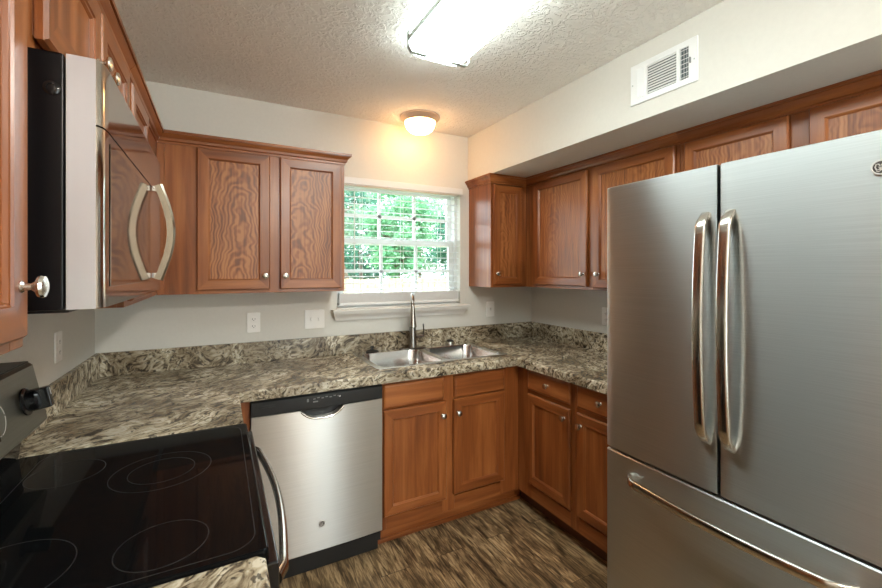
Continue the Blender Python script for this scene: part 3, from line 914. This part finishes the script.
# backguard: black riser and sloped steel fascia
mb = MB()
prof = [(0.012, 0.9), (0.042, 0.9), (0.048, 0.93), (0.058, 1.02), (0.012, 1.02)]
mb.loft([[(x, -hw, z) for x, z in prof], [(x, hw, z) for x, z in prof]])
bgd = mb.build('backguard', 'blackgloss', rg)
def fas(y, d=0): return [(0.012, y, 1.021), (0.108 - d, y, 1.021), (0.112 - d, y, 1.028), (0.080 - d, y, 1.184), (0.072 - d, y, 1.191), (0.012, y, 1.191)]
mb = MB(); mb.loft([fas(-hw - .004, .006), fas(-hw), fas(hw - .012), fas(hw - .008, .006)])
fz = mb.build('control_panel', 'steel_range', rg)
MB().box(0.014, 0.071, -hw, hw - .012, 1.1915, 1.195, 0.001).build('top_trim', 'black', fz)
tilt = math.atan2(0.032, 0.168)
for y in (-1.160, -1.60, -1.74):
    kn = MB()
    m = Matrix.Rotation(-tilt, 4, 'Y')
    kn.lathe([(0.036, 0.0), (0.036, 0.004), (0.029, 0.007), (0.027, 0.026), (0.022, 0.031), (0.001, 0.032)], 'x', (0, 0, 0), 28, 0, m)
    kn.box(0.006, 0.052, -0.011, 0.011, -0.028, 0.028, 0.004, 0, 2, m)
    z = 1.105
    k = kn.build('control_knob', 'blackgloss', fz, (0.1125 - (z - 1.028) * 0.19 - 0.001, y - ym, z))
    k2 = MB(); k2.box(0.0522, 0.0527, -0.001, 0.001, 0.004, 0.022, 0, 0, 2, m); k2.build('pointer', 'white_print', k)
yd = -1.320 - ym
m = Matrix.Rotation(-tilt, 4, 'Y')
mb = MB()
for j in range(40):
    if j % 10 == 0: continue
    a0 = 2 * PI * j / 40; a1 = 2 * PI * (j + 1) / 40
    q = [m @ Vector((xx, rr * math.cos(a), rr * math.sin(a))) for xx in (0.0008, 0.0014) for rr, a in ((.036, a0), (.0375, a0), (.0375, a1), (.036, a1))]
    for f in ((4, 5, 6, 7), (0, 1, 5, 4), (1, 2, 6, 5), (2, 3, 7, 6), (3, 0, 4, 7)): mb.poly([q[i] for i in f])
mb.build('dial_print', 'white_print', fz, (k.location.x, yd, k.location.z))
m = Matrix.Translation((0.0985, -1.43 - ym, 1.11)) @ Matrix.Rotation(-tilt, 4, 'Y')
MB().box(-0.001, 0.002, -0.095, 0.095, -0.05, 0.05, 0.001, 0, 2, m).build('display', 'blackgloss', fz)
od = MB().box(0.612, 0.648, -hw + .002, hw - .002, 0.245, 0.892, 0.005).build('oven_door', 'blackgloss', rg)
MB().box(0.6475, 0.6495, -0.24, 0.24, 0.36, 0.70, 0.001).build('oven_window', 'ceran', od)
pth = []
for k in range(25):
    t = k / 24
    y = -0.335 + 0.68 * t
    e = min(t, 1 - t)
    pth.append((0.648 + 0.012 * min(1, e / 0.03) + 0.028 * math.sin(PI * t), y, 0.835))
prof = [(0.014 * math.cos(2 * PI * k / 14), 0.010 * math.sin(2 * PI * k / 14)) for k in range(14)]
MB().sweep(pth, prof, None, (0, 0, 1)).build('oven_handle', 'bar', od)
MB().box(0.612, 0.645, -hw + .002, hw - .002, 0.07, 0.238, 0.005).build('storage_drawer', 'blackgloss', rg)

# ------------------------------------------------------------------ microwave
mw = thing('microwave', 'over-the-range stainless microwave with bowed bar handle, mounted on the left wall', 'microwave', (0, -1.036, 1.387))
mw_l, mh = 0.752, 0.403
MB().box(0.004, 0.331, -mw_l, 0, 0.0, mh, 0.004).build('case', 'case', mw)
fr = thing
dy1 = -0.002
mb = MB()
def mwprof(y):   # plan section of the front: rounded near corner
    return y
pl = [(0.334, -mw_l), (0.366, -mw_l), (0.3725, -mw_l + 0.003), (0.377, -mw_l + 0.010), (0.379, -mw_l + 0.020), (0.380, -mw_l + 0.035), (0.380, -mw_l + 0.040), (0.380, -0.020), (0.380, -0.015), (0.378, -0.008), (0.370, -0.001), (0.334, -0.001)]
mb.loft([[(x, y, 0.002) for x, y in pl], [(x, y, 0.2945) for x, y in pl]])
md = mb.build('door', ['steel_dark'], mw, angle=50)
mb = MB(); mb.loft([[(x, y, 0.2975) for x, y in pl], [(x, y, mh - 0.001) for x, y in pl]])
mb.build('vent_panel', ['steel_dark'], mw, angle=50)
MB().box(0.334, 0.3705, -mw_l - 0.0012, -mw_l - 0.0002, 0.001, mh - 0.001).build('side_trim', 'side', mw)
MB().box(0.3806, 0.3818, -mw_l + 0.045, -0.24, 0.035, 0.280, 0.0005).build('door_window', simple('tinted_mirror_glass', (0.16, 0.11, 0.08), 0.05, 0.85), md)
pth = []
for k in range(21):
    t = k / 20
    z = 0.038 + 0.262 * t
    pth.append((0.397 + 0.030 * math.sin(PI * t), -0.205, z))
prof = [(0.010, -0.012), (0.010, 0.012), (0.005, 0.016), (-0.010, 0.016), (-0.010, -0.016), (0.005, -0.016)]
hb = MB().sweep(pth, prof, None, (1, 0, 0)).build('handle', simple('steel_bar_wood_reflection', (0.44, 0.39, 0.32), 0.16, 1.0), md)  # bronze tone of the reflected wood is put into the bar's colour
for z in (0.042, 0.282):
    MB().box(0.3815, 0.402, -0.217, -0.193, z, z + 0.015, 0.002).build('handle_post', 'chrome', hb)
sc_ = MB().lathe([(0.011, 0.0), (0.011, 0.0012), (0.0085, 0.0028), (0.0060, 0.0030), (0.0055, 0.0008), (0.0005, 0.0008)], 'y', seg=20)
sc_.build('case_screw', 'blackgloss', mw, (0.317, -mw_l - 0.0002, 0.345))
MB().box(0.02, 0.33, -mw_l + .03, -0.03, -0.006, -0.0005, 0.001).build('bottom_grille', 'black', mw)

# ------------------------------------------------------------------ refrigerator
FRX, FRY = 1.99, -1.409
rf = thing('refrigerator', 'stainless french-door refrigerator at the right edge', 'refrigerator', (FRX, FRY, 0), -PI / 2)
FWD = 0.905
mb = MB().box(0.003, FWD - .003, 0.075, 0.745, 0.03, 1.775, 0.004); mb.build('case', simple('grey_case', (0.13, 0.13, 0.13), 0.5), rf)
def slab(name, x0, x1, z0, z1, crv=0.006):
    mb = MB(); n = 20; r = 0.010
    xs = [x0 + (x1 - x0) * k / n for k in range(n + 1)]
    def yy(x):
        t = (x - FWD / 2) / (FWD / 2)
        return crv * (t * t)
    ring = [(x0, 0.070), (x0, yy(x0) + r), (x0 + r * .3, yy(x0) + r * .3)] + [(x, yy(x)) for x in xs[1:-1]] + [(x1 - r * .3, yy(x1) + r * .3), (x1, yy(x1) + r), (x1, 0.070)]
    def inset(i): return [(x0 + i if a == x0 else (x1 - i if a == x1 else a), b + (i if b < 0.06 else 0)) for a, b in ring]
    mb.loft([[(a, b, z0) for a, b in inset(0.004)], [(a, b, z0 + .004) for a, b in ring], [(a, b, z1 - .004) for a, b in ring], [(a, b, z1) for a, b in inset(0.004)]])
    return mb.build(name, 'steel', rf, angle=30)
SEAM = 0.453
fl = slab('door', 0.0, SEAM - 0.003, 0.711, 1.800)
fr_ = slab('door', SEAM + 0.003, FWD, 0.711, 1.800)
fd = slab('freezer_drawer', 0.0, FWD, 0.06, 0.702)
MB().box(0.02, FWD - .02, 0.05, 0.20, 0.002, 0.055).build('base_grille', 'black', rf)
for x in (): MB().box(x, x + 0.06, 0.03, 0.16, 1.8005, 1.815, 0.004).build('hinge_cover', 'black', rf)
def bowed(p, axis, a0, a1, fixed, bulge, wid, thick, name='handle'):
    pts = []
    for k in range(33):
        t = k / 32
        e = min(t, 1 - t)
        out = bulge[0] * min(1, (e / 0.06)) ** 0.6 + bulge[1] * math.sin(PI * t) ** 0.8
        s = a0 + (a1 - a0) * t
        pts.append((fixed, 0.004 - out, s) if axis == 'z' else (s, 0.004 - out, fixed))
    prof = []
    for k in range(16):
        a = 2 * PI * k / 16
        c, s_ = math.cos(a), math.sin(a)
        prof.append((thick * abs(c) ** 0.8 * (1 if c > 0 else -1), wid * abs(s_) ** 0.6 * (1 if s_ > 0 else -1)))
    return MB().sweep(pts, prof, None, (0, -1, 0)).build(name, 'bar', p, angle=60)
bowed(fl, 'z', 0.875, 1.640, SEAM - 0.040, (0.029, 0.023), 0.0175, 0.0095)
bowed(fr_, 'z', 0.875, 1.640, SEAM + 0.036, (0.029, 0.023), 0.0175, 0.0095)
bowed(fd, 'x', 0.115, FWD - 0.115, 0.625, (0.032, 0.030), 0.0165, 0.0095)
medallion(fr_, (FWD - 0.072, 0.0022, 1.706), 0.019, 0)

# ------------------------------------------------------------------ window blind
bl = thing('window_blind', 'white faux wood blind lowered over the kitchen window', 'window blind', (1.658, 0, 0))
bx0, bx1 = WX0 - 1.658 + 0.004, WX1 - 1.658 - 0.004
mb = MB(); mb.box(bx0 - 0.018 + .018, bx1 + .0, -0.045, -0.030, 2.000, 2.044, 0.004); mb.box(bx0, bx0 + .012, -0.030, -0.002, 2.0, 2.044, 0.002); mb.box(bx1 - .012, bx1, -0.030, -0.002, 2.0, 2.044, 0.002)
mb.build('valance', 'white', bl)
MB().box(bx0 + 0.016, bx1 - 0.016, 0.001, 0.044, 1.998, 2.040, 0.002).build('headrail', 'white', bl)
def slat(mb, z, tilt):
    m = Matrix.Translation((0, 0.022, z)) @ Matrix.Rotation(tilt, 4, 'X')
    rings = []
    pr = [(-0.024, -0.0010), (-0.012, 0.0008), (0, 0.0014), (0.012, 0.0008), (0.024, -0.0010), (0.024, -0.0034), (0.012, -0.0016), (0, -0.001), (-0.012, -0.0016), (-0.024, -0.0034)]
    mb.loft([[m @ Vector((x, a, b)) for a, b in pr] for x in (bx0 + 0.012, bx1 - 0.012)])
mb = MB()
z = 1.975
while z > 1.325:
    slat(mb, z, math.radians(3)); z -= 0.0432
mb.build('slats', 'slat', bl)
mb = MB()
for k in range(16): slat(mb, 1.2505 + 0.0036 * k, 0)
mb.build('stacked_slats', 'white', bl)
MB().box(bx0 + 0.010, bx1 - 0.010, -0.004, 0.048, 1.226, 1.246, 0.004).build('bottom_rail', 'white', bl)
for x in (bx0 + 0.16, 0.0, bx1 - 0.16):
    mb = MB()
    for y in (-0.0035, 0.0475): mb.box(x - 0.0012, x + 0.0012, y - 0.0006, y + 0.0006, 1.2465, 1.998)
    mb.build('ladder_cord', 'white', bl)
MB().tube([(bx0 + 0.105, -0.015, 1.998), (bx0 + 0.105, -0.017, 1.44)], 0.0032, 8).build('tilt_wand', 'white', bl)

# ------------------------------------------------------------------ lights
fx = thing('fluorescent_light', 'long lit wraparound fluorescent fixture on the ceiling', 'ceiling light', (1.369, -1.645, H))
FLH = 0.61
MB().box(-0.112, 0.112, -FLH + .01, FLH - .01, -0.026, -0.0005, 0.003).build('housing', 'vent', fx)
mb = MB()
def lens(y, s=1.0, dz=0.0):
    pts = []
    for k in range(15):
        a = PI * k / 14
        c, s_ = math.cos(a), math.sin(a)
        pts.append((0.133 * s * (abs(c) ** 0.35) * (1 if c > 0 else -1), y, -0.028 - 0.064 * s * (s_ ** 0.55) ))
    return pts
mb.loft([lens(-FLH, .90), lens(-FLH + .012, .98), lens(-FLH + .04), lens(FLH - .04), lens(FLH - .012, .98), lens(FLH, .90)])
mb.build('diffuser', 'fluo', fx, angle=60)
for x in (-0.139, 0.139):
    MB().box(x - .003, x + .003, -FLH + .03, FLH - .03, -0.050, -0.030, 0.001).build('side_rail', 'rail', fx)
for sx in (-1, 1):
    for sy in (-1, 1):
        y = sy * (FLH - 0.045)
        mb = MB(); mb.sweep([(sx * .108, y, -0.012), (sx * .1440, y, -0.014), (sx * .1440, y, -0.078), (sx * .130, y, -0.0960), (sx * .060, y, -0.0965)], [(-.0015, -.010), (.0015, -.010), (.0015, .010), (-.0015, .010)], None, (0, 0.001, 1))
        mb.build('lens_clip', 'rail', fx)
def dome(label, x, y, mat):
    t = thing('ceiling_light', label, 'ceiling light', (x, y, H))
    MB().lathe([(0.128, -0.0005), (0.128, -0.010), (0.122, -0.016), (0.108, -0.030), (0.104, -0.036), (0.100, -0.036), (0.100, -0.0005)], 'z', seg=40).build('trim_ring', 'bronze', t)
    prof = [(0.0985, -0.034)] + [(0.0985 * math.cos(a) ** 0.75, -0.034 - 0.075 * math.sin(a)) for a in [PI / 2 * k / 10 for k in range(1, 10)]] + [(0.001, -0.109)]
    MB().lathe(prof, 'z', seg=40).build('glass_shade', mat, t, angle=80)
dome('lit round dome light on the ceiling near the window', 1.690, -0.205, 'dome')
dome('added dome light over the unseen dining end, lighting the room', 1.35, -3.75, emit('added_dome_fill_dining', (1.0, 0.94, 0.86), 200.0))  # unseen lamp, added behind the camera to brighten the room

# ------------------------------------------------------------------ vent register, outlets and switches
vt = thing('air_vent', 'white louvred air register high on the soffit above the fridge', 'air vent', (SX, -1.541, 2.271), -PI / 2)
vw, vh = 0.148, 0.0875
MB().plate([(-vw, -vh), (vw, -vh), (vw, vh), (-vw, vh)], [[(-.112, -.062), (-.082, -.062), (-.082, .062), (-.112, .062)], [(-.066, -.062), (.062, -.062), (.062, .062), (-.066, .062)], [(.078, -.062), (.112, -.062), (.112, .062), (.078, .062)]], 0.0, 0.007, bev=0.003).build('frame', 'vent', vt, (0, -0.0006, 0), (PI / 2, 0, 0))
MB().box(-.125, .125, -0.0016, -0.0008, -.070, .070).build('duct_opening', 'duct', vt)
mb = MB()
for k in range(11):
    z = -0.0565 + 0.0113 * k
    mb.box(-.066, .062, -0.0006, 0.0006, -0.0062, 0.0062, 0, 0, 2, Matrix.Translation((0, -0.0058, z)) @ Matrix.Rotation(math.radians(-38), 4, 'X'))
mb.build('center_louvres', 'vent', vt)
for x0, nn, ang, nm in ((-.112, 3, -58, 'side_louvres'), (.078, 3, 32, 'side_louvres')):
    mb = MB()
    for k in range(nn):
        x = x0 + 0.005 + 0.0115 * k
        mb.box(-0.0006, 0.0006, -0.005, 0.005, -.062, .062, 0, 0, 2, Matrix.Translation((x, -0.0060, 0)) @ Matrix.Rotation(math.radians(ang), 4, 'Z'))
    for k in range(7): mb.box(x0, x0 + .032, -0.0034, -0.0022, -0.054 + 0.018 * k - .001, -0.054 + 0.018 * k + .001)
    mb.build(nm, 'vent', vt)
MB().box(.120, .124, -0.015, -0.0078, -.010, .012, 0.001).build('damper_lever', 'print', vt)
for x in (-.136, .136): MB().lathe([(0.003, 0), (0.003, 0.001), (0.0005, 0.0014)], 'y', (x, -0.0078, 0), 10).build('screw', 'rail', vt)

def plate(name, label, cat, loc, rz, w, h, kind):
    t = thing(name, label, cat, loc, rz)
    MB().plate(rrect(-w / 2, w / 2, -h / 2, h / 2, 0.005), [], 0.0005, 0.006, bev=0.002).build('cover_plate', 'plate', t, (0, 0, 0), (PI / 2, 0, 0))
    if kind == 'outlet':
        for z in (-0.020, 0.020):
            r = MB(); r.plate(rrect(-0.017, 0.017, -0.0145, 0.0145, 0.010), [], 0.0062, 0.0078, bev=0.0005)
            ro = r.build('receptacle', 'plate', t, (0, 0, z), (PI / 2, 0, 0))
            s = MB(); s.box(-0.008, -0.0058, -0.004, 0.005, 0.0079, 0.0082); s.box(0.0058, 0.008, -0.003, 0.005, 0.0079, 0.0082); s.box(-0.002, 0.002, -0.0095, -0.006, 0.0079, 0.0082)
            s.build('slots', 'slot', ro)
    else:
        for k in range(kind):
            x = (k - (kind - 1) / 2) * 0.046
            MB().box(x - 0.0052, x + 0.0052, -0.0075, -0.0062, -0.012, 0.012, 0.0005).build('toggle_collar', 'whitep', t)
            MB().box(x - 0.0035, x + 0.0035, -0.019, -0.007, -0.001, 0.009, 0.001).build('toggle', 'plate', t)
    return t
plate('wall_outlet', 'white duplex outlet on the back wall under the two-door cabinet', 'outlet', (0.7225, -0.0005, 1.150), 0, 0.070, 0.115, 'outlet')
plate('light_switch', 'white double toggle switch plate left of the window sill', 'light switch', (1.067, -0.0005, 1.151), 0, 0.118, 0.115, 2)
plate('light_switch', 'white single toggle switch plate right of the window sill', 'light switch', (2.378, -0.0005, 1.157), 0, 0.072, 0.115, 1)
plate('wall_outlet', 'white outlet on the left wall below the microwave', 'outlet', (0.0005, -0.547, 1.159), PI / 2, 0.074, 0.115, 'outlet')
plate('wall_outlet', 'white outlet on the right wall, mostly hidden by the fridge edge', 'outlet', (W - 0.0005, -0.745, 1.150), -PI / 2, 0.072, 0.115, 'outlet')
